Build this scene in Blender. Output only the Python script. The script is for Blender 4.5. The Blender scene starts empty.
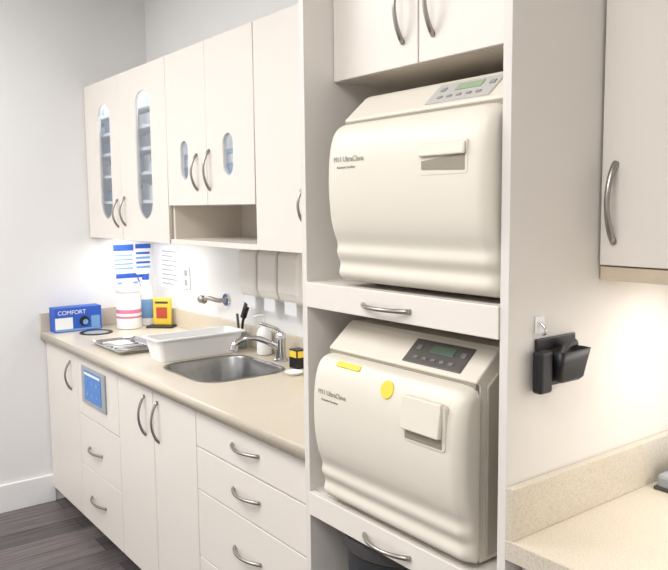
import bpy, bmesh, math, random
from mathutils import Vector, Matrix
sc=bpy.context.scene
sc.view_settings.view_transform='Standard'
COL=bpy.context.collection

# ------------------------------------------------------------ materials
def lin(c): 
    c=c/255.0
    return c/12.92 if c<=0.04045 else ((c+0.055)/1.055)**2.4
def rgb(r,g,b): return (lin(r),lin(g),lin(b),1)
def mat(name,col,rough=.45,metal=0,noise=0,nscale=40,bump=0,trans=0,emit=None,es=0,coat=0,spec=.5):
    m=bpy.data.materials.new(name); m.use_nodes=True
    nt=m.node_tree; b=nt.nodes['Principled BSDF']
    b.inputs['Base Color'].default_value=col; b.inputs['Roughness'].default_value=rough
    b.inputs['Metallic'].default_value=metal
    b.inputs['Specular IOR Level'].default_value=spec
    if coat: b.inputs['Coat Weight'].default_value=coat
    if emit: b.inputs['Emission Color'].default_value=emit; b.inputs['Emission Strength'].default_value=es
    tc=nt.nodes.new('ShaderNodeTexCoord'); nz=nt.nodes.new('ShaderNodeTexNoise')
    nz.inputs['Scale'].default_value=nscale; nz.inputs['Detail'].default_value=4
    nt.links.new(tc.outputs['Object'],nz.inputs['Vector'])
    if noise:
        r=nt.nodes.new('ShaderNodeValToRGB')
        r.color_ramp.elements[0].position=.3; r.color_ramp.elements[1].position=.7
        r.color_ramp.elements[0].color=[c*(1-noise) for c in col[:3]]+[1]
        r.color_ramp.elements[1].color=[min(1,c*(1+noise)) for c in col[:3]]+[1]
        nt.links.new(nz.outputs['Fac'],r.inputs['Fac']); nt.links.new(r.outputs['Color'],b.inputs['Base Color'])
    if bump:
        bp=nt.nodes.new('ShaderNodeBump'); bp.inputs['Strength'].default_value=bump; bp.inputs['Distance'].default_value=.002
        nt.links.new(nz.outputs['Fac'],bp.inputs['Height']); nt.links.new(bp.outputs['Normal'],b.inputs['Normal'])
    return m
M_wall=mat('wall_paint',rgb(234,234,234),.7,noise=.01,nscale=3,bump=.05)
M_ceil=mat('ceiling_paint',rgb(245,244,242),.8,noise=.01)
M_base=mat('baseboard_paint',rgb(240,240,241),.4,noise=.01)
M_cab=mat('cabinet_laminate',rgb(233,226,218),.35,noise=.005,nscale=6)
M_edge=mat('cabinet_panel_grey',rgb(226,221,215),.45,noise=.006,nscale=6)
M_in=mat('cabinet_interior',rgb(226,216,202),.5,noise=.008,nscale=10)
M_tan=mat('tan_laminate',rgb(208,192,170),.5,noise=.03,nscale=20)
M_gap=mat('carcass_gap_shade',rgb(150,140,130),.6)  # off-white carcass darkened in colour so the door gaps look shaded
M_metal=mat('brushed_nickel',rgb(165,160,155),.3,1,noise=.04,nscale=60)
M_chrome=mat('chrome',rgb(205,207,210),.1,1)
M_steel=mat('sink_steel',rgb(158,158,158),.28,1,noise=.06,nscale=50)
M_white=mat('white_plastic',rgb(240,240,240),.4)
M_black=mat('black_plastic',rgb(24,24,27),.4)
M_dark=mat('dark_grey_plastic',rgb(70,68,68),.45)
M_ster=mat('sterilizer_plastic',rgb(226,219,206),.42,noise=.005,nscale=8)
M_ster2=mat('sterilizer_side_shaded',rgb(180,172,158),.45,noise=.01,nscale=8)  # cream plastic darkened; the side's shade is put into the colour
M_sterd=mat('sterilizer_recess',rgb(150,142,127),.5)
M_blue=mat('blue_print',rgb(40,90,190),.5)
M_lblue=mat('light_blue_print',rgb(120,165,215),.5)
M_paper=mat('paper',rgb(236,238,242),.7)
M_yel=mat('yellow_sticker',rgb(240,210,70),.5)
M_yel2=mat('yellow_card',rgb(236,200,70),.5)
M_red=mat('red_print',rgb(185,75,50),.5)
M_pink=mat('pink_label',rgb(214,125,160),.5)
M_ltext=mat('grey_lettering',rgb(135,132,126),.5)
M_lcd=mat('lcd_green_lit',rgb(150,172,140),.3)  # upper unit's display, bright light put into the colour
M_lcd2=mat('lcd_green_shaded',rgb(92,112,96),.3)  # same display on the lower unit, shade put into the colour
M_btn=mat('button_grey_lit',rgb(150,150,150),.4)  # upper unit's buttons, bright light put into the colour
M_btnd=mat('button_grey_shaded',rgb(122,120,118),.4)  # same buttons on the lower unit, shade put into the colour
M_panelu=mat('control_panel_lit',rgb(190,188,184),.35)  # upper unit's panel, overexposure put into the colour
M_paneld=mat('control_panel_shaded',rgb(90,87,84),.35)  # same panel on the lower unit, shade put into the colour
M_screen=mat('blue_screen',rgb(50,120,195),.25,emit=rgb(45,120,205),es=.12)
M_pouch=mat('dispenser_plastic',rgb(232,228,222),.5)
M_grey=mat('grey_plastic',rgb(160,165,170),.4)
M_bin=mat('bin_plastic',rgb(48,50,54),.5)

def quartz(name,base,dark):
    m=mat(name,base,.28); nt=m.node_tree; b=nt.nodes['Principled BSDF']
    tc=nt.nodes.new('ShaderNodeTexCoord')
    n1=nt.nodes.new('ShaderNodeTexNoise'); n1.inputs['Scale'].default_value=300; n1.inputs['Detail'].default_value=3
    n2=nt.nodes.new('ShaderNodeTexNoise'); n2.inputs['Scale'].default_value=14
    nt.links.new(tc.outputs['Object'],n1.inputs['Vector']); nt.links.new(tc.outputs['Object'],n2.inputs['Vector'])
    r=nt.nodes.new('ShaderNodeValToRGB'); r.color_ramp.elements[0].position=.34; r.color_ramp.elements[1].position=.55
    r.color_ramp.elements[0].color=dark; r.color_ramp.elements[1].color=base
    nt.links.new(n1.outputs['Fac'],r.inputs['Fac'])
    mx=nt.nodes.new('ShaderNodeMixRGB'); mx.blend_type='MULTIPLY'; mx.inputs[0].default_value=.06
    nt.links.new(r.outputs['Color'],mx.inputs[1]); nt.links.new(n2.outputs['Color'],mx.inputs[2])
    nt.links.new(mx.outputs[0],b.inputs['Base Color']); return m
M_ctr=quartz('beige_quartz',rgb(217,207,190),rgb(200,188,168))

def wood_floor():
    m=mat('dark_wood_plank',rgb(60,57,60),.4); nt=m.node_tree; b=nt.nodes['Principled BSDF']
    tc=nt.nodes.new('ShaderNodeTexCoord'); mp=nt.nodes.new('ShaderNodeMapping'); mp.inputs['Rotation'].default_value=(0,0,math.pi/2)
    nt.links.new(tc.outputs['Object'],mp.inputs['Vector'])
    br=nt.nodes.new('ShaderNodeTexBrick'); br.inputs['Scale'].default_value=1; br.inputs['Brick Width'].default_value=1.2; br.inputs['Row Height'].default_value=.15
    br.inputs['Mortar Size'].default_value=.002; br.inputs['Color1'].default_value=rgb(112,104,105); br.inputs['Color2'].default_value=rgb(66,61,64); br.inputs['Mortar'].default_value=rgb(25,24,25)
    nt.links.new(mp.outputs[0],br.inputs['Vector'])
    mp2=nt.nodes.new('ShaderNodeMapping'); mp2.inputs['Scale'].default_value=(30,1.5,1); nt.links.new(tc.outputs['Object'],mp2.inputs['Vector'])
    nz=nt.nodes.new('ShaderNodeTexNoise'); nz.inputs['Scale'].default_value=2; nz.inputs['Detail'].default_value=6; nt.links.new(mp2.outputs[0],nz.inputs['Vector'])
    r=nt.nodes.new('ShaderNodeValToRGB'); r.color_ramp.elements[0].color=(.45,.45,.45,1); r.color_ramp.elements[1].color=(1.3,1.3,1.3,1)
    r.color_ramp.elements[0].position=.3; r.color_ramp.elements[1].position=.7
    nt.links.new(nz.outputs['Fac'],r.inputs['Fac'])
    mx=nt.nodes.new('ShaderNodeMixRGB'); mx.blend_type='MULTIPLY'; mx.inputs[0].default_value=1
    nt.links.new(br.outputs['Color'],mx.inputs[1]); nt.links.new(r.outputs['Color'],mx.inputs[2]); nt.links.new(mx.outputs[0],b.inputs['Base Color'])
    return m
M_floor=wood_floor()
def glassmat():
    m=bpy.data.materials.new('cabinet_glass'); m.use_nodes=True; nt=m.node_tree; nt.nodes.clear()
    o=nt.nodes.new('ShaderNodeOutputMaterial'); t=nt.nodes.new('ShaderNodeBsdfTransparent'); t.inputs[0].default_value=(.96,.98,1,1)
    g=nt.nodes.new('ShaderNodeBsdfGlossy'); g.inputs['Roughness'].default_value=.05
    d=nt.nodes.new('ShaderNodeBsdfDiffuse'); d.inputs[0].default_value=(.78,.84,.93,1)
    x=nt.nodes.new('ShaderNodeMixShader'); x.inputs[0].default_value=.08
    y=nt.nodes.new('ShaderNodeMixShader'); y.inputs[0].default_value=.12
    nt.links.new(t.outputs[0],x.inputs[1]); nt.links.new(g.outputs[0],x.inputs[2])
    nt.links.new(x.outputs[0],y.inputs[1]); nt.links.new(d.outputs[0],y.inputs[2]); nt.links.new(y.outputs[0],o.inputs[0]); return m
M_glass=glassmat()

# ------------------------------------------------------------ geometry helpers (all world metres)
def mk(name,bm,m,smooth=False,bevel=0,seg=2,parent=None):
    me=bpy.data.meshes.new(name); bmesh.ops.recalc_face_normals(bm,faces=bm.faces[:]); bm.to_mesh(me); bm.free()
    o=bpy.data.objects.new(name,me); COL.objects.link(o); me.materials.append(m)
    if smooth:
        for p in me.polygons: p.use_smooth=True
    if bevel:
        md=o.modifiers.new('bevel','BEVEL'); md.width=bevel; md.segments=seg; md.limit_method='ANGLE'; md.angle_limit=math.radians(40)
    if parent: attach(o,parent)
    return o
def attach(o,p):
    o.parent=p; o.matrix_parent_inverse=Matrix.Translation(-p.location)
def grp(name,loc):
    e=bpy.data.objects.new(name,None); e.empty_display_size=.1; e.location=loc; COL.objects.link(e); return e
def box(name,x0,x1,y0,y1,z0,z1,m,bevel=.0015,parent=None,seg=2,smooth=False):
    bm=bmesh.new(); bmesh.ops.create_cube(bm,size=1)
    for v in bm.verts: v.co=Vector(((x0+x1)/2+v.co.x*(x1-x0),(y0+y1)/2+v.co.y*(y1-y0),(z0+z1)/2+v.co.z*(z1-z0)))
    return mk(name,bm,m,smooth,bevel,seg,parent)
def obox(name,c,size,rot,m,bevel=.0015,parent=None,seg=2):
    bm=bmesh.new(); bmesh.ops.create_cube(bm,size=1)
    R=Matrix.Translation(Vector(c))@rot.to_4x4()@Matrix.Diagonal((*size,1))
    bm.transform(R); return mk(name,bm,m,False,bevel,seg,parent)
def lathe(name,cx,cy,prof,m,parent=None,n=32,smooth=True):
    bm=bmesh.new(); rings=[]
    for r,z in prof:
        rings.append([bm.verts.new((cx+r*math.cos(2*math.pi*i/n),cy+r*math.sin(2*math.pi*i/n),z)) for i in range(n)])
    for a,b in zip(rings,rings[1:]):
        for i in range(n): bm.faces.new((a[i],a[(i+1)%n],b[(i+1)%n],b[i]))
    bm.faces.new(rings[0]); bm.faces.new(rings[-1])
    o=mk(name,bm,m,False,0,2,parent)
    for p in o.data.polygons: p.use_smooth=len(p.vertices)==4
    o.data.set_sharp_from_angle(angle=math.radians(40))
    return o
def tube(name,pts,r,m,parent=None,n=12,caps=True,radii=None):
    bm=bmesh.new(); pts=[Vector(p) for p in pts]; rings=[]
    t0=(pts[1]-pts[0]).normalized(); up=Vector((0,0,1)) if abs(t0.z)<.9 else Vector((1,0,0))
    nx=t0.cross(up).normalized()
    for i,p in enumerate(pts):
        t=(pts[min(i+1,len(pts)-1)]-pts[max(i-1,0)]).normalized()
        nx=(nx-t*nx.dot(t)).normalized(); ny=t.cross(nx)
        rr=radii[i] if radii else r
        rings.append([bm.verts.new(p+rr*(math.cos(2*math.pi*k/n)*nx+math.sin(2*math.pi*k/n)*ny)) for k in range(n)])
    for a,b in zip(rings,rings[1:]):
        for k in range(n): bm.faces.new((a[k],a[(k+1)%n],b[(k+1)%n],b[k]))
    if caps: bm.faces.new(rings[0]); bm.faces.new(rings[-1])
    return mk(name,bm,m,True,0,2,parent)
def smoothpts(P,k=6):
    P=[Vector(p) for p in P]; out=[]
    for i in range(len(P)-1):
        p0=P[max(i-1,0)];p1=P[i];p2=P[i+1];p3=P[min(i+2,len(P)-1)]
        for j in range(k):
            t=j/k; out.append(.5*((2*p1)+(p2-p0)*t+(2*p0-5*p1+4*p2-p3)*t*t+(3*p1-p0-3*p2+p3)*t**3))
    out.append(P[-1]); return out
def cyl(name,c,axis,r,h,m,parent=None,n=32,bevel=.001,stretch=None):
    bm=bmesh.new(); bmesh.ops.create_cone(bm,cap_ends=True,segments=n,radius1=r,radius2=r,depth=h)
    q=Vector((0,0,1)).rotation_difference(Vector(axis).normalized()).to_matrix().to_4x4()
    S=Matrix.Diagonal((*(stretch or (1,1,1)),1))
    bm.transform(Matrix.Translation(Vector(c))@S@q)
    return mk(name,bm,m,False,bevel,2,parent)
def bow(name,a,b,out,m=None,parent=None,h=.028,r=.0048):
    a=Vector(a);b=Vector(b);out=Vector(out); pts=[];rad=[]
    n=16
    for i in range(n+1):
        t=i/n; s=math.sin(math.pi*t)**.75 if 0<t<1 else 0
        pts.append(a+(b-a)*t+out*(h*s)); rad.append(r*(1.25-.25*math.sin(math.pi*t)))
    return tube(name,pts,r,m or M_metal,parent,n=10,radii=rad)
def rrect(x0,x1,y0,y1,r,n=8):
    P=[]
    for cx,cy,a0 in ((x1-r,y1-r,0),(x0+r,y1-r,90),(x0+r,y0+r,180),(x1-r,y0+r,270)):
        for i in range(n+1):
            a=math.radians(a0+90*i/n); P.append((cx+r*math.cos(a),cy+r*math.sin(a)))
    return P
def plate(name,outer,holes,thick,place,m,parent=None,bevel=0):
    cu=bpy.data.curves.new(name,'CURVE'); cu.dimensions='2D'; cu.fill_mode='BOTH'
    for L in [outer]+holes:
        s=cu.splines.new('POLY'); s.points.add(len(L)-1)
        for p,(u,v) in zip(s.points,L): p.co=(u,v,0,1)
        s.use_cyclic_u=True
    cu.extrude=thick/2
    t=bpy.data.objects.new('tmp',cu); COL.objects.link(t); dg=bpy.context.evaluated_depsgraph_get()
    me=bpy.data.meshes.new_from_object(t.evaluated_get(dg)); bpy.data.objects.remove(t); bpy.data.curves.remove(cu)
    bm=bmesh.new(); bm.from_mesh(me); bpy.data.meshes.remove(me)
    for v in bm.verts: v.co=Vector(place(v.co.x,v.co.y,v.co.z+thick/2))
    bmesh.ops.remove_doubles(bm,verts=bm.verts,dist=1e-5)
    return mk(name,bm,m,False,bevel,2,parent)
def text(name,body,size,mw,m,parent):
    cu=bpy.data.curves.new(name,'FONT'); cu.body=body; cu.size=size; cu.extrude=.0002
    t=bpy.data.objects.new('tmp',cu); COL.objects.link(t); dg=bpy.context.evaluated_depsgraph_get()
    me=bpy.data.meshes.new_from_object(t.evaluated_get(dg)); bpy.data.objects.remove(t)
    bm=bmesh.new(); bm.from_mesh(me); bm.transform(mw); return mk(name,bm,m,parent=parent)
ROTF=Matrix(((1,0,0),(0,0,-1),(0,1,0)))   # text facing -Y
ROTX=Matrix(((0,0,1),(1,0,0),(0,1,0)))    # text facing +X, running +Y

# ------------------------------------------------------------ room
RX,RY,RZ=5.2,-3.8,2.8
box('floor',0,RX,RY,0,-.06,0,M_floor,0)
box('ceiling',0,RX,RY,0,RZ,RZ+.06,M_ceil,0)
box('wall_left',-.1,0,RY-.1,.1,-.06,RZ+.06,M_wall,0)
box('wall_back',0,RX,0,.1,-.06,RZ+.06,M_wall,0)
box('wall_right',RX,RX+.1,RY-.1,.1,-.06,RZ+.06,M_wall,0)
box('wall_front',0,RX,RY-.1,RY,-.06,RZ+.06,M_wall,0)
box('baseboard_left',0,.015,RY,-.60,0,.145,M_base,.004)
box('baseboard_front',0.015,RX,RY,RY+.015,0,.145,M_base,.004)

# ------------------------------------------------------------ base cabinets (left run)
G=.002
YD=-.61
b=grp('base_cabinet',(1.2,-.3,0))
def carcass(par,x0,x1,divs):
    box('back',x0,x1,-.012,-.004,.075,.868,M_gap,0,par)
    box('bottom',x0,x1,-.588,-.012,.075,.093,M_gap,0,par)
    for i,x in enumerate([x0]+divs+[x1-.018]): box('side_%d'%i,x,x+.018,-.588,-.012,.093,.868,M_gap,0,par)
carcass(b,.004,2.408,[.484,.986,1.696])
box('toe_kick',0.004,2.408,-.54,-.52,0.001,.075,M_edge,0,b)
def front(n,x0,x1,z0,z1,par,y=YD,m=None,t=.018):
    return box(n,x0+G,x1-G,y,y+t,z0+G,z1-G,m or M_cab,.002,par)
front('door_1',.004,.49,.078,.865,b)
front('control_panel_front',.49,.995,.585,.865,b)
front('drawer_1',.49,.995,.345,.585,b)
front('drawer_2',.49,.995,.078,.345,b)
front('door_2',.995,1.35,.078,.865,b)
front('door_3',1.35,1.705,.078,.865,b)
front('drawer_3',1.705,2.405,.732,.865,b)
front('drawer_4',1.705,2.405,.582,.732,b)
front('drawer_5',1.705,2.405,.345,.582,b)
front('drawer_6',1.705,2.405,.078,.345,b)
O=(0,-1,0)
bow('handle_1',(.39,YD,.675),(.39,YD,.815),O,parent=b)
bow('handle_2',(.62,YD,.447),(.78,YD,.447),O,parent=b)
bow('handle_3',(.62,YD,.213),(.80,YD,.213),O,parent=b)
bow('handle_4',(1.275,YD,.665),(1.275,YD,.822),O,parent=b)
bow('handle_5',(1.395,YD,.665),(1.395,YD,.822),O,parent=b)
for i,z in enumerate((.803,.660,.468,.23)): bow('handle_%d'%(6+i),(1.955,YD,z),(2.115,YD,z),O,parent=b)
tp=grp('touch_control_panel',(.71,YD,.74))
box('frame',.565,.86,YD-.008,YD-.0005,.655,.825,M_grey,.002,tp)
box('screen',.61,.815,YD-.010,YD-.007,.675,.81,M_screen,.0005,tp)
for i in range(3):
    for j in range(2):
        box('icon_%d'%(i*2+j),.64+.06*i,.654+.06*i,YD-.0112,YD-.0095,.70+.055*j,.712+.055*j,M_lblue,0,tp)
box('screen_header',.615,.81,YD-.0112,YD-.0095,.792,.803,M_paper,0,tp)

# countertop with sink hole
SX0,SX1,SY0,SY1=1.19,1.60,-.51,-.15
ct=grp('countertop',(1.2,-.3,.91))
plate('slab',[(0.003,-.636),(2.409,-.636),(2.409,-.003),(.003,-.003)],[rrect(SX0,SX1,SY0,SY1,.09)],.04,lambda u,v,w:(u,v,.87+w),M_ctr,ct)
box('backsplash_back',.02,2.409,-.02,-.002,.9105,1.005,M_ctr,.0015,ct)
box('backsplash_side',.002,.02,-.636,-.002,.9105,1.005,M_ctr,.0015,ct)
sk=grp('sink',((SX0+SX1)/2,-.33,.91))
bm=bmesh.new(); rings=[]
for off,z,r in ((-.012,.9115,.1),(0,.913,.09),(.004,.905,.088),(.010,.80,.085),(.02,.765,.08),(.05,.752,.06),(.12,.748,.04)):
    rings.append([bm.verts.new((x,y,z)) for x,y in rrect(SX0+off,SX1-off,SY0+off,SY1-off,r if off<.1 else .05)])
for a,c in zip(rings,rings[1:]):
    for i in range(len(a)): bm.faces.new((a[i],a[(i+1)%len(a)],c[(i+1)%len(a)],c[i]))
bm.faces.new(rings[-1])
mk('basin',bm,M_steel,True,parent=sk)
cyl('drain',((SX0+SX1)/2,-.33,.7505),(0,0,1),.04,.004,M_chrome,sk)

fx,fy=1.43,-.085
f=grp('faucet',(fx,fy,.91))
lathe('base',fx,fy,[(.030,.9105),(.030,.918),(.022,.925),(.020,.985),(.022,1.0),(.022,1.02),(.012,1.032)],M_chrome,f)
sp_=smoothpts([(fx,fy,.955),(fx-.01,fy-.05,.99),(fx-.02,fy-.10,1.012),(fx-.03,fy-.15,1.016),(fx-.037,fy-.19,1.0),(fx-.04,fy-.205,.972)])
tube('spout',sp_,.012,M_chrome,f)
tube('lever',smoothpts([(fx,fy,1.025),(fx,fy-.02,1.045),(fx-.015,fy-.09,1.075)]),.007,M_chrome,f)

# ------------------------------------------------------------ upper cabinets
YU=-.355
def stadium(cx,w,z0,z1,n=14):
    r=w/2;P=[]
    for i in range(n+1):
        a=math.pi*i/n; P.append((cx+r*math.cos(a),z1-r+r*math.sin(a)))
    for i in range(n+1):
        a=math.pi+math.pi*i/n; P.append((cx+r*math.cos(a),z0+r+r*math.sin(a)))
    return P
def wdoor(n,x0,x1,z0,z1,win,par):
    x0+=G;x1-=G;z0+=G;z1-=G
    plate(n,[(x0,z0),(x1,z0),(x1,z1),(x0,z1)],[win],.018,lambda u,v,w:(u,YU+w,v),M_cab,par)
def shell(x0,x1,z0,z1,par,yf=YU+.02,m=None,t=.018):
    m=m or M_in
    box('side_l',x0,x0+t,yf,-.003,z0,z1,M_cab,0.0005,par); box('side_r',x1-t,x1,yf,-.003,z0,z1,M_cab,.0005,par)
    box('bottom',x0+t,x1-t,yf,-.003,z0,z0+t,m,0,par); box('top',x0+t,x1-t,yf,-.003,z1-t,z1,M_cab,0,par)
    box('back',x0+t,x1-t,-.012,-.003,z0+t,z1-t,m,0,par)
ZB,ZT=1.385,2.166
u1=grp('wall_cabinet',(.5,-.18,ZB))
shell(.003,.994,ZB,ZT,u1,m=M_white)
w1=stadium(.268,.165,1.485,2.05); w2=stadium(.748,.170,1.488,2.06)
wdoor('door_1',.003,.472,ZB,ZT,w1,u1); wdoor('door_2',.472,.994,ZB,ZT,w2,u1)
plate('glass_1',stadium(.268,.163,1.486,2.049),[],.003,lambda u,v,w:(u,YU+.006+w,v),M_glass,u1)
plate('glass_2',stadium(.748,.168,1.489,2.059),[],.003,lambda u,v,w:(u,YU+.006+w,v),M_glass,u1)
SHZ=(1.56,1.69,1.80,1.90,1.99)
for i,z in enumerate(SHZ): box('shelf_%d'%i,.022,.975,-.325,-.013,z,z+.014,M_white,0,u1)
bow('handle_1',(.418,YU,1.447),(.418,YU,1.58),O,parent=u1); bow('handle_2',(.51,YU,1.455),(.51,YU,1.59),O,parent=u1)
random.seed(4)
k=0
for z,hh in [(1.404,.13)]+[(z+.015,.085) for z in SHZ]:
    x=.04
    while x<.87:
        w=random.uniform(.06,.12); h=random.uniform(.5,.95)*hh
        mm=random.choice([M_white,M_lblue,M_paper,M_grey,M_lblue,M_white])
        box('stored_box_%d'%k,x,x+w-.005,-.29,-.08,z+.0005,z+h,mm,.001,u1); k+=1; x+=w
u2=grp('wall_cabinet',(1.35,-.18,1.545))
shell(.997,1.703,1.545,ZT,u2,m=M_white)
wdoor('door_1',.997,1.35,1.545,ZT,stadium(1.155,.07,1.648,1.805),u2)
wdoor('door_2',1.35,1.703,1.545,ZT,stadium(1.515,.078,1.653,1.808),u2)
plate('glass_1',stadium(1.155,.069,1.6485,1.8045),[],.003,lambda u,v,w:(u,YU+.006+w,v),M_glass,u2)
plate('glass_2',stadium(1.515,.077,1.6535,1.8075),[],.003,lambda u,v,w:(u,YU+.006+w,v),M_glass,u2)
for i,(xa,xb) in enumerate(((1.05,1.30),(1.40,1.66))):
    box('stored_carton_%d'%(i+1),xa,xb,-.325,-.10,1.564,1.70,M_lblue,.002,u2)
    box('stored_packet_%d'%(i+1),xa,xb,-.325,-.10,1.701,1.735,M_white,.002,u2)
    box('stored_tray_%d'%(i+1),xa,xb,-.325,-.10,1.736,1.755,M_lblue,.002,u2)
bow('handle_1',(1.268,YU,1.605),(1.268,YU,1.745),O,parent=u2); bow('handle_2',(1.372,YU,1.603),(1.372,YU,1.755),O,parent=u2)
box('niche_bottom',.997,1.703,YU+.005,-.003,ZB,ZB+.02,M_cab,.001,u2)
box('niche_back',.997,1.703,-.012,-.003,ZB+.02,1.545,M_in,0,u2)
box('niche_side_l',.997,1.012,YU+.02,-.012,ZB+.02,1.545,M_in,0,u2)
u3=grp('wall_cabinet',(2.05,-.18,ZB))
box('carcass',1.706,2.406,YU+.02,-.003,ZB,ZT,M_in,.0005,u3)
front('door_1',1.706,2.056,ZB,ZT,u3,y=YU); front('door_2',2.056,2.406,ZB,ZT,u3,y=YU)
bow('handle_1',(2.005,YU,1.48),(2.005,YU,1.60),O,parent=u3); bow('handle_2',(2.12,YU,1.48),(2.12,YU,1.60),O,parent=u3)

# ------------------------------------------------------------ tall cabinet
XL,XI,XRi,XR,YT,ZTT=2.411,2.431,3.052,3.072,-.65,2.5
t=grp('tall_cabinet',(2.74,-.33,0))
box('side_panel_1',XL,XI,YT,-.003,.001,ZTT,M_edge,.001,t)
box('side_panel_2',XRi,XR,YT,-.003,.001,ZTT,M_edge,.001,t)
box('back_panel',XI,XRi,-.02,-.003,.001,ZTT,M_in,0,t)
box('top_panel',XI,XRi,-.54,-.02,ZTT-.018,ZTT,M_in,0,t)
box('upper_cupboard_bottom',XI,XRi,-.54,-.02,1.845,1.865,M_in,0,t)
front('upper_door_1',XI,2.738,1.843,ZTT-.003,t,y=-.56); front('upper_door_2',2.738,XRi,1.843,ZTT-.003,t,y=-.56)
bow('handle_1',(2.69,-.56,1.895),(2.69,-.56,2.05),O,parent=t); bow('handle_2',(2.785,-.56,1.895),(2.785,-.56,2.05),O,parent=t)
for i,(z0,z1) in enumerate(((1.286,1.349),(.745,.806))):
    box('shelf_%d'%(i+1),XI,XRi,YT+.018,-.02,z1-.018,z1,M_cab,0,t)
    box('shelf_drawer_box_%d'%(i+1),XI+.01,XRi-.01,YT+.018,-.15,z0+.005,z1-.02,M_in,0,t)
    box('shelf_drawer_front_%d'%(i+1),XI+.001,XRi-.001,YT-.004,YT+.016,z0,z1,M_cab,.002,t)
    bow('shelf_drawer_handle_%d'%(i+1),(2.658,YT-.004,(z0+z1)/2-.004),(2.815,YT-.004,(z0+z1)/2-.004),O,parent=t)
box('plinth',XI,XRi,-.63,-.61,.001,.075,M_edge,0,t)
box('floor_panel',XI,XRi,-.64,-.02,.075,.093,M_in,0,t)
bn=grp('waste_bin',(2.64,-.47,.094))
lathe('bucket',2.62,-.475,[(.13,.094),(.135,.10),(.160,.70),(.152,.70),(.12,.12)],M_bin,bn)
lathe('rim',2.62,-.475,[(.160,.69),(.170,.70),(.170,.728),(.162,.733),(.152,.715),(.152,.70)],M_dark,bn)

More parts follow.
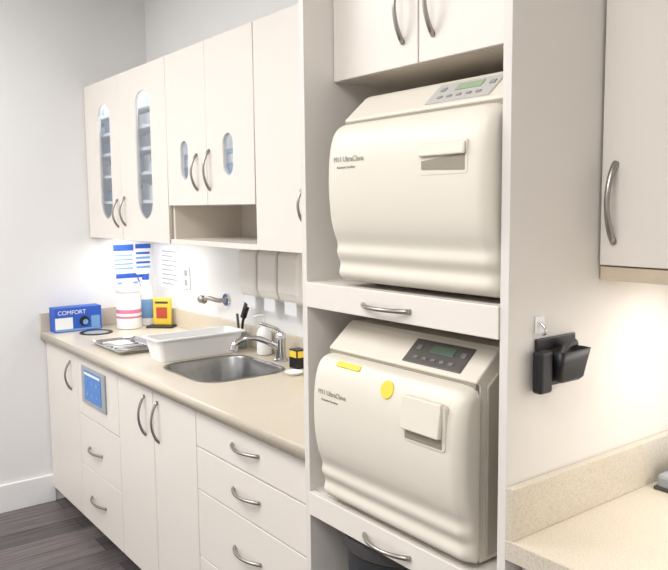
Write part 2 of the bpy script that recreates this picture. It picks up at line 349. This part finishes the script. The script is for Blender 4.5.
# ------------------------------------------------------------ sterilizers
def interp(z,P):
    if z<=P[0][0]: return P[0][1]
    for i in range(len(P)-1):
        if z<=P[i+1][0]:
            p0=P[max(i-1,0)];p1=P[i];p2=P[i+1];p3=P[min(i+2,len(P)-1)]
            h=p2[0]-p1[0];t=(z-p1[0])/h
            m1=(p2[1]-p0[1])/max(p2[0]-p0[0],1e-6)*h; m2=(p3[1]-p1[1])/max(p3[0]-p1[0],1e-6)*h
            return (2*t**3-3*t*t+1)*p1[1]+(t**3-2*t*t+t)*m1+(-2*t**3+3*t*t)*p2[1]+(t**3-t*t)*m2
    return P[-1][1]
PROF=[(.012,.055),(.018,.036),(.032,.027),(.055,.031),(.078,.021),(.100,.023),(.13,.012),(.16,.005),(.21,.0),(.27,.0),(.31,.004),(.34,.012),(.36,.023),(.370,.034),(.374,.054)]
def sterilizer(X0,Yf,Z0,lower,w=.5):
    s=grp('autoclave',(X0+w/2,Yf+.25,Z0))
    T=Matrix.Translation((X0,Yf,Z0))
    prof=[(.072,.008),(.49,.008),(.50,.02),(.50,.40),(.47,.43),(.15,.443),(.13,.444),(.118,.438),(.058,.386),(.056,.381),(.066,.374),(.066,.03)]
    bm=bmesh.new(); A=[bm.verts.new((.006,y,z)) for y,z in prof];B=[bm.verts.new((w-.006,y,z)) for y,z in prof]
    n=len(prof); bm.faces.new(A); bm.faces.new(B[::-1])
    for i in range(n): bm.faces.new((A[i],B[i],B[(i+1)%n],A[(i+1)%n]))
    bm.transform(T); o=mk('body',bm,M_ster,False,.004,3,s)
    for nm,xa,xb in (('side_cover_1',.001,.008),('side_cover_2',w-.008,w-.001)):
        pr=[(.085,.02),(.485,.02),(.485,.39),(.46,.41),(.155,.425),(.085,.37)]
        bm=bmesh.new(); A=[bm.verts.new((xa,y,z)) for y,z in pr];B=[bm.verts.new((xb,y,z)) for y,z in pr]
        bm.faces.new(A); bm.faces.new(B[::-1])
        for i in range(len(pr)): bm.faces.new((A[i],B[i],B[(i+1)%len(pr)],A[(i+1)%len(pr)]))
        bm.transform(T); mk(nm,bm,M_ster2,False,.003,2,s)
    box('gap_shade_strip',X0+.008,X0+w-.008,Yf+.056,Yf+.072,Z0+.02,Z0+.379,M_sterd,.001,s)  # dark slab added in place of the shaded gap behind the door
    nz=80; r=.028; r2=.026; zt=.374; zb=.012
    xs=[0]+[r*(1-math.cos(math.pi/2*i/8)) for i in range(1,9)]
    xs=xs+[r+(w-2*r)*i/12 for i in range(1,12)]+[w-x for x in xs[::-1]]
    bm=bmesh.new(); G2=[]
    for iz in range(nz+1):
        z=zb+(zt-zb)*iz/nz
        d=interp(z,PROF)
        ins=0
        for cz in (zt-z,z-zb+.010):
            if cz<r2: ins=max(ins,r2-math.sqrt(max(0,r2*r2-(r2-cz)**2)))
        sc_=(w-2*ins)/w
        row=[bm.verts.new((ins,.060,z))]
        for x in xs:
            e=min(x,w-x); add=0
            if e<r: add=r-math.sqrt(max(0,r*r-(r-e)**2))
            row.append(bm.verts.new((ins+x*sc_,min(d+add,.0595),z)))
        row.append(bm.verts.new((w-ins,.060,z))); G2.append(row)
    for a,c in zip(G2,G2[1:]):
        for i in range(len(a)-1): bm.faces.new((a[i],a[i+1],c[i+1],c[i]))
    bm.faces.new(G2[0][::-1]); bm.faces.new(G2[-1])
    bmesh.ops.remove_doubles(bm,verts=bm.verts,dist=1e-6)
    bm.transform(T); mk('door',bm,M_ster,True,0,2,s)
    a=Vector((0,.058,.386)); e=Vector((0,.118,.438)); dv=(e-a).normalized(); nv=Vector((0,-dv.z,dv.y)); L=(e-a).length
    def cpt(x,u,h): return Vector((X0,Yf,Z0))+Vector((x,0,0))+a+dv*u+nv*h
    R=Matrix((Vector((1,0,0)),dv,nv)).transposed()
    pm=M_paneld if lower else M_panelu; mb=M_btnd if lower else M_btn  # same device twice: lower set coloured as shaded, upper as brightly lit
    obox('console_panel',cpt(.352,L*.50,.0012),(.172,L*.82,.004),R,pm,.0015,s)
    obox('display',cpt(.362,L*.64,.0035),(.068,L*.27,.003),R,M_lcd2 if lower else M_lcd,.0005,s)
    for i in range(5): obox('button_%d'%i,cpt(.300+.026*i,L*.28,.004),(.013,.007,.003),R,mb,.001,s)
    for i in range(2): obox('key_%d'%i,cpt(.292+.130*i,L*.62,.004),(.014,.012,.003),R,mb,.001,s)
    def P(x,y,z): return (X0+x,Yf+y,Z0+z)
    if lower:
        dz=.024
        plate('latch_surround',rrect(.338,.462,.222+dz,.330+dz*.4,.01),[],.010,lambda u,v,w_:P(u,-.003+w_,v),M_ster,s,.002)
        box('latch_slot',X0+.346,X0+.454,Yf-.0045,Yf,Z0+.226+dz,Z0+.246+dz,M_sterd,.002,s)
        obox('latch_flap',P(.40,-.007,.283+dz),(.110,.012,.070),Matrix.Rotation(math.radians(-8),3,'X'),M_ster,.003,s)
    else:
        plate('latch_surround',rrect(.318,.445,.245,.308,.006),[],.010,lambda u,v,w_:P(u,-.0015+w_,v),M_ster,s,.002)
        plate('latch_slot',[(.325,.256),(.438,.252),(.438,.282),(.325,.272)],[],.003,lambda u,v,w_:P(u,-.003+w_,v),M_sterd,s)
        obox('latch_flap',P(.382,-.005,.292),(.120,.007,.024),Matrix.Rotation(math.radians(-8),3,'X'),M_ster,.003,s)
    text('label_text','M11 UltraClave',.0165,Matrix.Translation(P(.038,-.0012,.285))@ROTF.to_4x4(),M_ltext,s)
    text('label_subtext','Automatic Sterilizer',.008,Matrix.Translation(P(.05,-.0012,.270))@ROTF.to_4x4(),M_ltext,s)
    for i,(x,y) in enumerate(((.06,.12),(.44,.12),(.06,.45),(.44,.45))):
        cyl('foot_%d'%i,P(x,y,.0045),(0,0,1),.015,.0085,M_dark,s,bevel=0)
    if lower:
        cyl('sticker_round',P(.277,.0098,.336),(0,-1,.33),.020,.003,M_yel,s)
        obox('sticker_strip',P(.128,.0225,.3605),(.085,.003,.014),Matrix.Rotation(math.radians(-46),3,'X'),M_yel,.0005,s)
    return s
sterilizer(2.557,-.685,1.3495,False,.488)
sterilizer(2.493,-.69,.8065,True,.495)

# ------------------------------------------------------------ right side
rb=grp('base_cabinet',(3.7,-.3,0))
carcass(rb,3.078,4.4,[3.51,3.95]); box('toe_kick',3.078,4.4,-.54,-.52,.001,.075,M_edge,0,rb)
front('door_1',3.078,3.518,.078,.865,rb); front('door_2',3.518,3.958,.078,.865,rb); front('door_3',3.958,4.398,.078,.865,rb)
for i,x in enumerate((3.47,3.57,4.01)): bow('handle_%d'%i,(x,YD,.66),(x,YD,.82),O,parent=rb)
rc=grp('countertop',(3.7,-.3,.91))
box('slab',3.074,4.4,-.655,-.003,.87,.91,M_ctr,.002,rc)
box('backsplash_side',3.0735,3.092,-.653,-.003,.9105,1.01,M_ctr,.001,rc)
box('backsplash_back',3.092,4.4,-.021,-.003,.9105,1.01,M_ctr,.001,rc)
ru=grp('wall_cabinet',(3.7,-.19,1.381))
YR=-.377
box('carcass',3.075,4.4,YR+.02,-.003,1.41,2.5,M_in,.0005,ru)
box('light_rail',3.075,4.4,YR+.006,-.003,1.381,1.409,M_tan,.001,ru)
front('door_1',3.075,3.52,1.41,2.5,ru,y=YR); front('door_2',3.52,3.96,1.41,2.5,ru,y=YR); front('door_3',3.96,4.4,1.41,2.5,ru,y=YR)
bow('handle_1',(3.108,YR,1.458),(3.108,YR,1.615),O,parent=ru,r=.0055); bow('handle_2',(3.91,YR,1.46),(3.91,YR,1.615),O,parent=ru); bow('handle_3',(4.0,YR,1.46),(4.0,YR,1.615),O,parent=ru)

h=grp('wall_mounted_holder',(XR,-.53,1.23))
def pocket(name,x0,x1,y0,y1,z0,z1,fl=.004):
    bm=bmesh.new(); L=[]
    def ring(i,z,xin=0): return [bm.verts.new((x,y,z)) for x,y in rrect(x0+xin,x1-i,y0+i,y1-i,.010,5)]
    L=[ring(.010,z0),ring(.005,z0+.006),ring(.001,(z0+z1)/2),ring(-fl,z1),ring(-fl+.003,z1,.003),ring(.010,z0+.02,.004)]
    for a,c in zip(L,L[1:]):
        for i in range(len(a)): bm.faces.new((a[i],a[(i+1)%len(a)],c[(i+1)%len(a)],c[i]))
    bm.faces.new(L[0]); bm.faces.new(L[-1])
    return mk(name,bm,M_black,True,0,2,h)
pocket('pocket',XR+.006,XR+.044,-.548,-.460,1.196,1.258)
box('back_plate',XR+.0005,XR+.006,-.575,-.452,1.185,1.282,M_black,.003,h)
box('clip',XR+.006,XR+.030,-.590,-.553,1.180,1.262,M_black,.007,h,seg=3)
tube('inserted_tool',smoothpts([(XR+.024,-.535,1.22),(XR+.025,-.51,1.262),(XR+.028,-.485,1.268)]),.008,M_dark,h)
hk=grp('adhesive_hook',(XR,-.565,1.31))
box('plate',XR+.0005,XR+.004,-.575,-.548,1.290,1.325,M_white,.002,hk)
tube('hook',smoothpts([(XR+.004,-.562,1.312),(XR+.014,-.562,1.304),(XR+.016,-.562,1.294),(XR+.010,-.562,1.291)]),.003,M_chrome,hk)

gd=grp('label_maker',(3.2,-.12,.91))
box('body',3.115,3.25,-.20,-.07,.911,.945,M_grey,.008,gd); box('cover',3.125,3.24,-.17,-.075,.945,.975,M_lblue,.008,gd); box('base_strip',3.112,3.255,-.205,-.065,.9105,.918,M_dark,.002,gd)

# ------------------------------------------------------------ counter clutter
gb=grp('glove_box',(.08,-.47,.91))
box('carton',.035,.125,-.595,-.355,.911,1.035,M_blue,.001,gb)
box('white_panel',.125,.1256,-.594,-.505,.926,.985,M_paper,0,gb)
box('lower_band',.125,.1258,-.594,-.36,.915,.925,M_lblue,0,gb)
cyl('opening',(.1262,-.445,.960),(1,0,0),.026,.002,M_black,gb,stretch=None)
cyl('opening_glove',(.1272,-.44,.955),(1,0,0),.014,.002,M_lblue,gb)
box('side_patch',.125,.1256,-.41,-.365,.926,.985,M_lblue,0,gb)
text('lettering','COMFORT',.030,Matrix.Translation((.1256,-.58,1.0))@ROTX.to_4x4(),M_paper,gb)
rg=grp('waste_chute_ring',(.235,-.425,.91))
bm=bmesh.new(); rings=[]
for r_,z in ((.082,.9105),(.08,.915),(.066,.915),(.062,.9108)):
    rings.append([bm.verts.new((.235+r_*math.cos(2*math.pi*i/40),-.425+r_*math.sin(2*math.pi*i/40),z)) for i in range(40)])
for a,c in zip(rings,rings[1:]):
    for i in range(40): bm.faces.new((a[i],a[(i+1)%40],c[(i+1)%40],c[i]))
mk('ring',bm,M_black,True,parent=rg)
cyl('lid',(.235,-.425,.9115),(0,0,1),.062,.0015,M_grey,rg)
wj=grp('wipes_canister',(.20,-.235,.91))
lathe('body',.20,-.235,[(.060,.911),(.064,.915),(.064,1.09),(.058,1.10)],M_white,wj)
lathe('label',.20,-.235,[(.0645,.968),(.0648,.969),(.0648,1.012),(.0645,1.013)],M_pink,wj)
lathe('label_panel',.20,-.235,[(.0650,.978),(.0652,.979),(.0652,.992),(.0650,.993)],M_white,wj)
lathe('lid',.20,-.235,[(.062,1.101),(.064,1.104),(.064,1.125),(.055,1.137),(.02,1.139)],M_white,wj)
lathe('lid_cap',.20,-.235,[(.028,1.139),(.028,1.150),(.02,1.153)],M_white,wj)
sbt=grp('spray_bottle',(.15,-.115,.91))
lathe('body',.15,-.115,[(.036,.911),(.040,.915),(.040,1.08),(.034,1.11),(.016,1.14),(.015,1.155)],M_white,sbt)
lathe('label',.15,-.115,[(.0405,.95),(.0407,.951),(.0407,1.05),(.0405,1.051)],M_lblue,sbt)
lathe('cap',.15,-.115,[(.018,1.155),(.018,1.18),(.012,1.185)],M_blue,sbt)
box('trigger_head',.135,.165,-.165,-.10,1.185,1.21,M_white,.006,sbt)
tube('trigger',[(.15,-.15,1.185),(.15,-.158,1.165),(.15,-.15,1.145)],.004,M_blue,sbt)
yc=grp('sharps_card_stand',(.27,-.08,.91))
Rz=Matrix.Rotation(math.radians(45),3,'Z')
obox('base',(.29,-.095,.9155),(.14,.08,.009),Rz,M_black,.002,yc)
obox('card',(.275,-.08,.992),(.10,.02,.145),Rz,M_yel2,.006,yc)
obox('print',(.281,-.087,.985),(.060,.004,.06),Rz,M_red,.001,yc)
obox('print_line',(.281,-.087,1.04),(.07,.004,.012),Rz,M_dark,.001,yc)
tr=grp('instrument_tray',(.73,-.455,.91))
bm=bmesh.new(); L=[]
for ins,z in ((.012,.9108),(.0,.926),(-.004,.926),(-.0,.9285),(.004,.926),(.014,.9125)):
    L.append([bm.verts.new((x,y,z)) for x,y in rrect(.55+ins,.90-ins,-.56+ins,-.345-ins,.02,5)])
for a,c in zip(L,L[1:]):
    for i in range(len(a)): bm.faces.new((a[i],a[(i+1)%len(a)],c[(i+1)%len(a)],c[i]))
bm.faces.new(L[0]); bm.faces.new(L[-1]); mk('tray',bm,M_chrome,False,parent=tr)
for i in range(6): tube('instrument_%d'%i,[(.59+.045*i,-.52,.918),(.605+.045*i,-.39,.918)],.004,M_metal if i%3 else M_white,tr,n=8)
box('instrument_card',.60,.72,-.50,-.42,.9225,.9245,M_white,0,tr)
tb=grp('plastic_tub',(1.09,-.305,.91))
bm=bmesh.new(); L=[]
for ins,z in ((.02,.911),(.004,1.0),(-.008,1.0),(-.008,1.006),(.006,1.006),(.024,.918)):
    L.append([bm.verts.new((x,y,z)) for x,y in rrect(1.01+ins,1.17-ins,-.50+ins,-.10-ins,.022,5)])
for a,c in zip(L,L[1:]):
    for i in range(len(a)): bm.faces.new((a[i],a[(i+1)%len(a)],c[(i+1)%len(a)],c[i]))
bm.faces.new(L[0]); bm.faces.new(L[-1]); mk('tub',bm,M_white,False,.0,parent=tb)
sd=grp('soap_dispenser',(1.27,-.065,.91))
lathe('bottle',1.27,-.065,[(.028,.911),(.032,.915),(.032,1.0),(.024,1.02),(.010,1.03),(.009,1.05)],M_white,sd)
tube('pump',smoothpts([(1.27,-.065,1.05),(1.27,-.065,1.075),(1.265,-.085,1.08),(1.26,-.11,1.074)]),.005,M_white,sd)
bc=grp('scrub_brush',(1.06,-.065,.91))
lathe('cup',1.06,-.060,[(.024,.911),(.028,.915),(.030,.98),(.027,.98),(.024,.92)],M_grey,bc)
tube('handle',[(1.06,-.060,.93),(1.085,-.06,1.03),(1.11,-.055,1.10)],.006,M_black,bc)
tube('head',[(1.09,-.06,1.05),(1.12,-.055,1.115)],.014,M_black,bc)
tube('second_handle',[(1.055,-.060,.93),(1.035,-.060,1.06)],.006,M_dark,bc)
cl=grp('folded_cloth',(.80,-.12,.91))
box('fold_1',.70,.90,-.17,-.06,.911,.921,M_paper,.004,cl); box('fold_2',.71,.89,-.16,-.06,.9212,.930,M_pouch,.004,cl)
sp=grp('small_polish_box',(1.58,-.105,.91))
box('box',1.555,1.61,-.128,-.080,.911,.985,M_black,.002,sp); box('label',1.56,1.605,-.1295,-.127,.955,.98,M_yel,0,sp); box('label_side',1.609,1.6115,-.124,-.084,.955,.98,M_yel,0,sp)
ds=grp('soap_dish',(1.67,-.185,.91))
lathe('dish',1.67,-.185,[(.025,.911),(.036,.922),(.034,.923),(.023,.914)],M_white,ds)

# ------------------------------------------------------------ wall things
po=grp('notice_poster',(.001,-.11,1.2))
box('sheet_1',.001,.003,-.235,-.115,1.19,1.345,M_paper,0,po)
box('sheet_2',.001,.003,-.110,-.015,1.19,1.345,M_paper,0,po)
box('sheet_3',.0032,.0042,-.225,-.03,1.06,1.185,M_paper,0,po)
box('header_1',.003,.0036,-.232,-.118,1.305,1.34,M_blue,0,po)
box('header_2',.003,.0036,-.107,-.018,1.315,1.34,M_blue,0,po)
box('header_3',.0042,.0048,-.222,-.033,1.155,1.18,M_blue,0,po)
for i in range(4): 
    box('row_a%d'%i,.003,.0035,-.228,-.125,1.205+.024*i,1.213+.024*i,M_lblue,0,po)
    box('row_b%d'%i,.003,.0035,-.104,-.024,1.205+.026*i,1.217+.026*i,M_blue if i%2 else M_lblue,0,po)
for i in range(3): box('row_c%d'%i,.0042,.0047,-.215,-.04-.03*i,1.075+.024*i,1.085+.024*i,M_blue if i==1 else M_lblue,0,po)
p2=grp('paper_notice',(.2,-.001,1.2))
box('sheet',.10,.32,-.003,-.001,1.10,1.335,M_paper,0,p2)
for i in range(8): box('row_%d'%i,.12,.30-(.05 if i%3==0 else 0),-.0036,-.003,1.125+.025*i,1.131+.025*i,M_grey,0,p2)
ot=grp('wall_outlet',(.42,-.001,1.17))
box('plate',.375,.455,-.007,-.001,1.115,1.235,M_white,.002,ot); box('socket_1',.40,.43,-.009,-.006,1.135,1.165,M_grey,.003,ot); box('socket_2',.40,.43,-.009,-.006,1.185,1.215,M_grey,.003,ot)
wt=grp('wall_tap',(.8,-.001,1.1))
cyl('flange',(.84,-.006,1.10),(0,1,0),.03,.01,M_chrome,wt)
tube('stem',smoothpts([(.84,-.01,1.10),(.84,-.05,1.10),(.80,-.08,1.11),(.76,-.085,1.10)]),.011,M_metal,wt)
tube('knob',[(.735,-.085,1.10),(.765,-.085,1.10)],.02,M_metal,wt)
hd=grp('wall_pouch_dispenser',(1.30,-.001,1.25))
box('rail',1.07,1.56,-.008,-.001,1.355,1.375,M_white,.002,hd)
for i in range(3):
    x0=1.08+.158*i
    pr=[(-.003,1.36),(-.055,1.36),(-.075,1.34),(-.078,1.19),(-.065,1.155),(-.03,1.14),(-.003,1.14)]
    bm=bmesh.new(); A=[bm.verts.new((x0,y,z)) for y,z in pr];B=[bm.verts.new((x0+.145,y,z)) for y,z in pr]
    bm.faces.new(A); bm.faces.new(B[::-1])
    for k in range(len(pr)): bm.faces.new((A[k],B[k],B[(k+1)%len(pr)],A[(k+1)%len(pr)]))
    mk('pocket_%d'%i,bm,M_pouch,False,.012,3,hd)
    box('paper_tab_%d'%i,x0+.03,x0+.115,-.0605,-.0595,1.10,1.155,M_paper,0,hd)

# ------------------------------------------------------------ lights
def area(name,loc,sx,sy,pw,col=(1,1,1),rot=(0,0,0)):
    l=bpy.data.lights.new(name,'AREA'); l.shape='RECTANGLE'; l.size=sx; l.size_y=sy; l.energy=pw; l.color=col
    o=bpy.data.objects.new(name,l); o.location=loc; o.rotation_euler=rot; COL.objects.link(o); return o
area('ceiling_light',(.95,-2.2,2.78),1.4,1.4,60,(1,.99,.975))
area('ceiling_light',(3.4,-2.4,2.78),1.4,1.4,48,(1,.985,.965))
area('under_cabinet_light',(.35,-.2,1.38),.6,.04,2.0,(1,.98,.95))
area('under_cabinet_light',(2.0,-.2,1.38),.6,.04,1.0,(1,.98,.95))
area('under_cabinet_light',(3.75,-.2,1.376),1.1,.05,5.5,(1,.98,.95))
area('cabinet_fill',(.5,-.30,2.14),.9,.03,2.6,(1,1,1))  # added fill lamp to brighten the view through the oval windows
area('cabinet_fill',(1.35,-.30,2.14),.6,.03,1.2,(1,1,1))  # second added fill lamp, brightens the small windows
w=bpy.data.worlds.new('world'); sc.world=w; w.use_nodes=True; w.node_tree.nodes['Background'].inputs[0].default_value=(.9,.95,1,1); w.node_tree.nodes['Background'].inputs[1].default_value=.5

# ------------------------------------------------------------ camera
yaw,pitch,roll=.9245,-.1049,-.0107
cy,sy=math.cos(yaw),math.sin(yaw);cp,spp=math.cos(pitch),math.sin(pitch)
F=Vector((-sy*cp,cy*cp,spp));R=Vector((cy,sy,0));U=R.cross(F);cr,sr=math.cos(roll),math.sin(roll)
Rr=cr*R+sr*U;Ur=-sr*R+cr*U
cd=bpy.data.cameras.new('camera'); cd.sensor_width=36; cd.lens=746.65/668*36; cd.clip_start=.02
co=bpy.data.objects.new('camera',cd); COL.objects.link(co)
mw=Matrix((Rr,Ur,-F)).transposed().to_4x4(); mw.translation=Vector((3.9583,-1.7170,1.5357)); co.matrix_world=mw
sc.camera=co
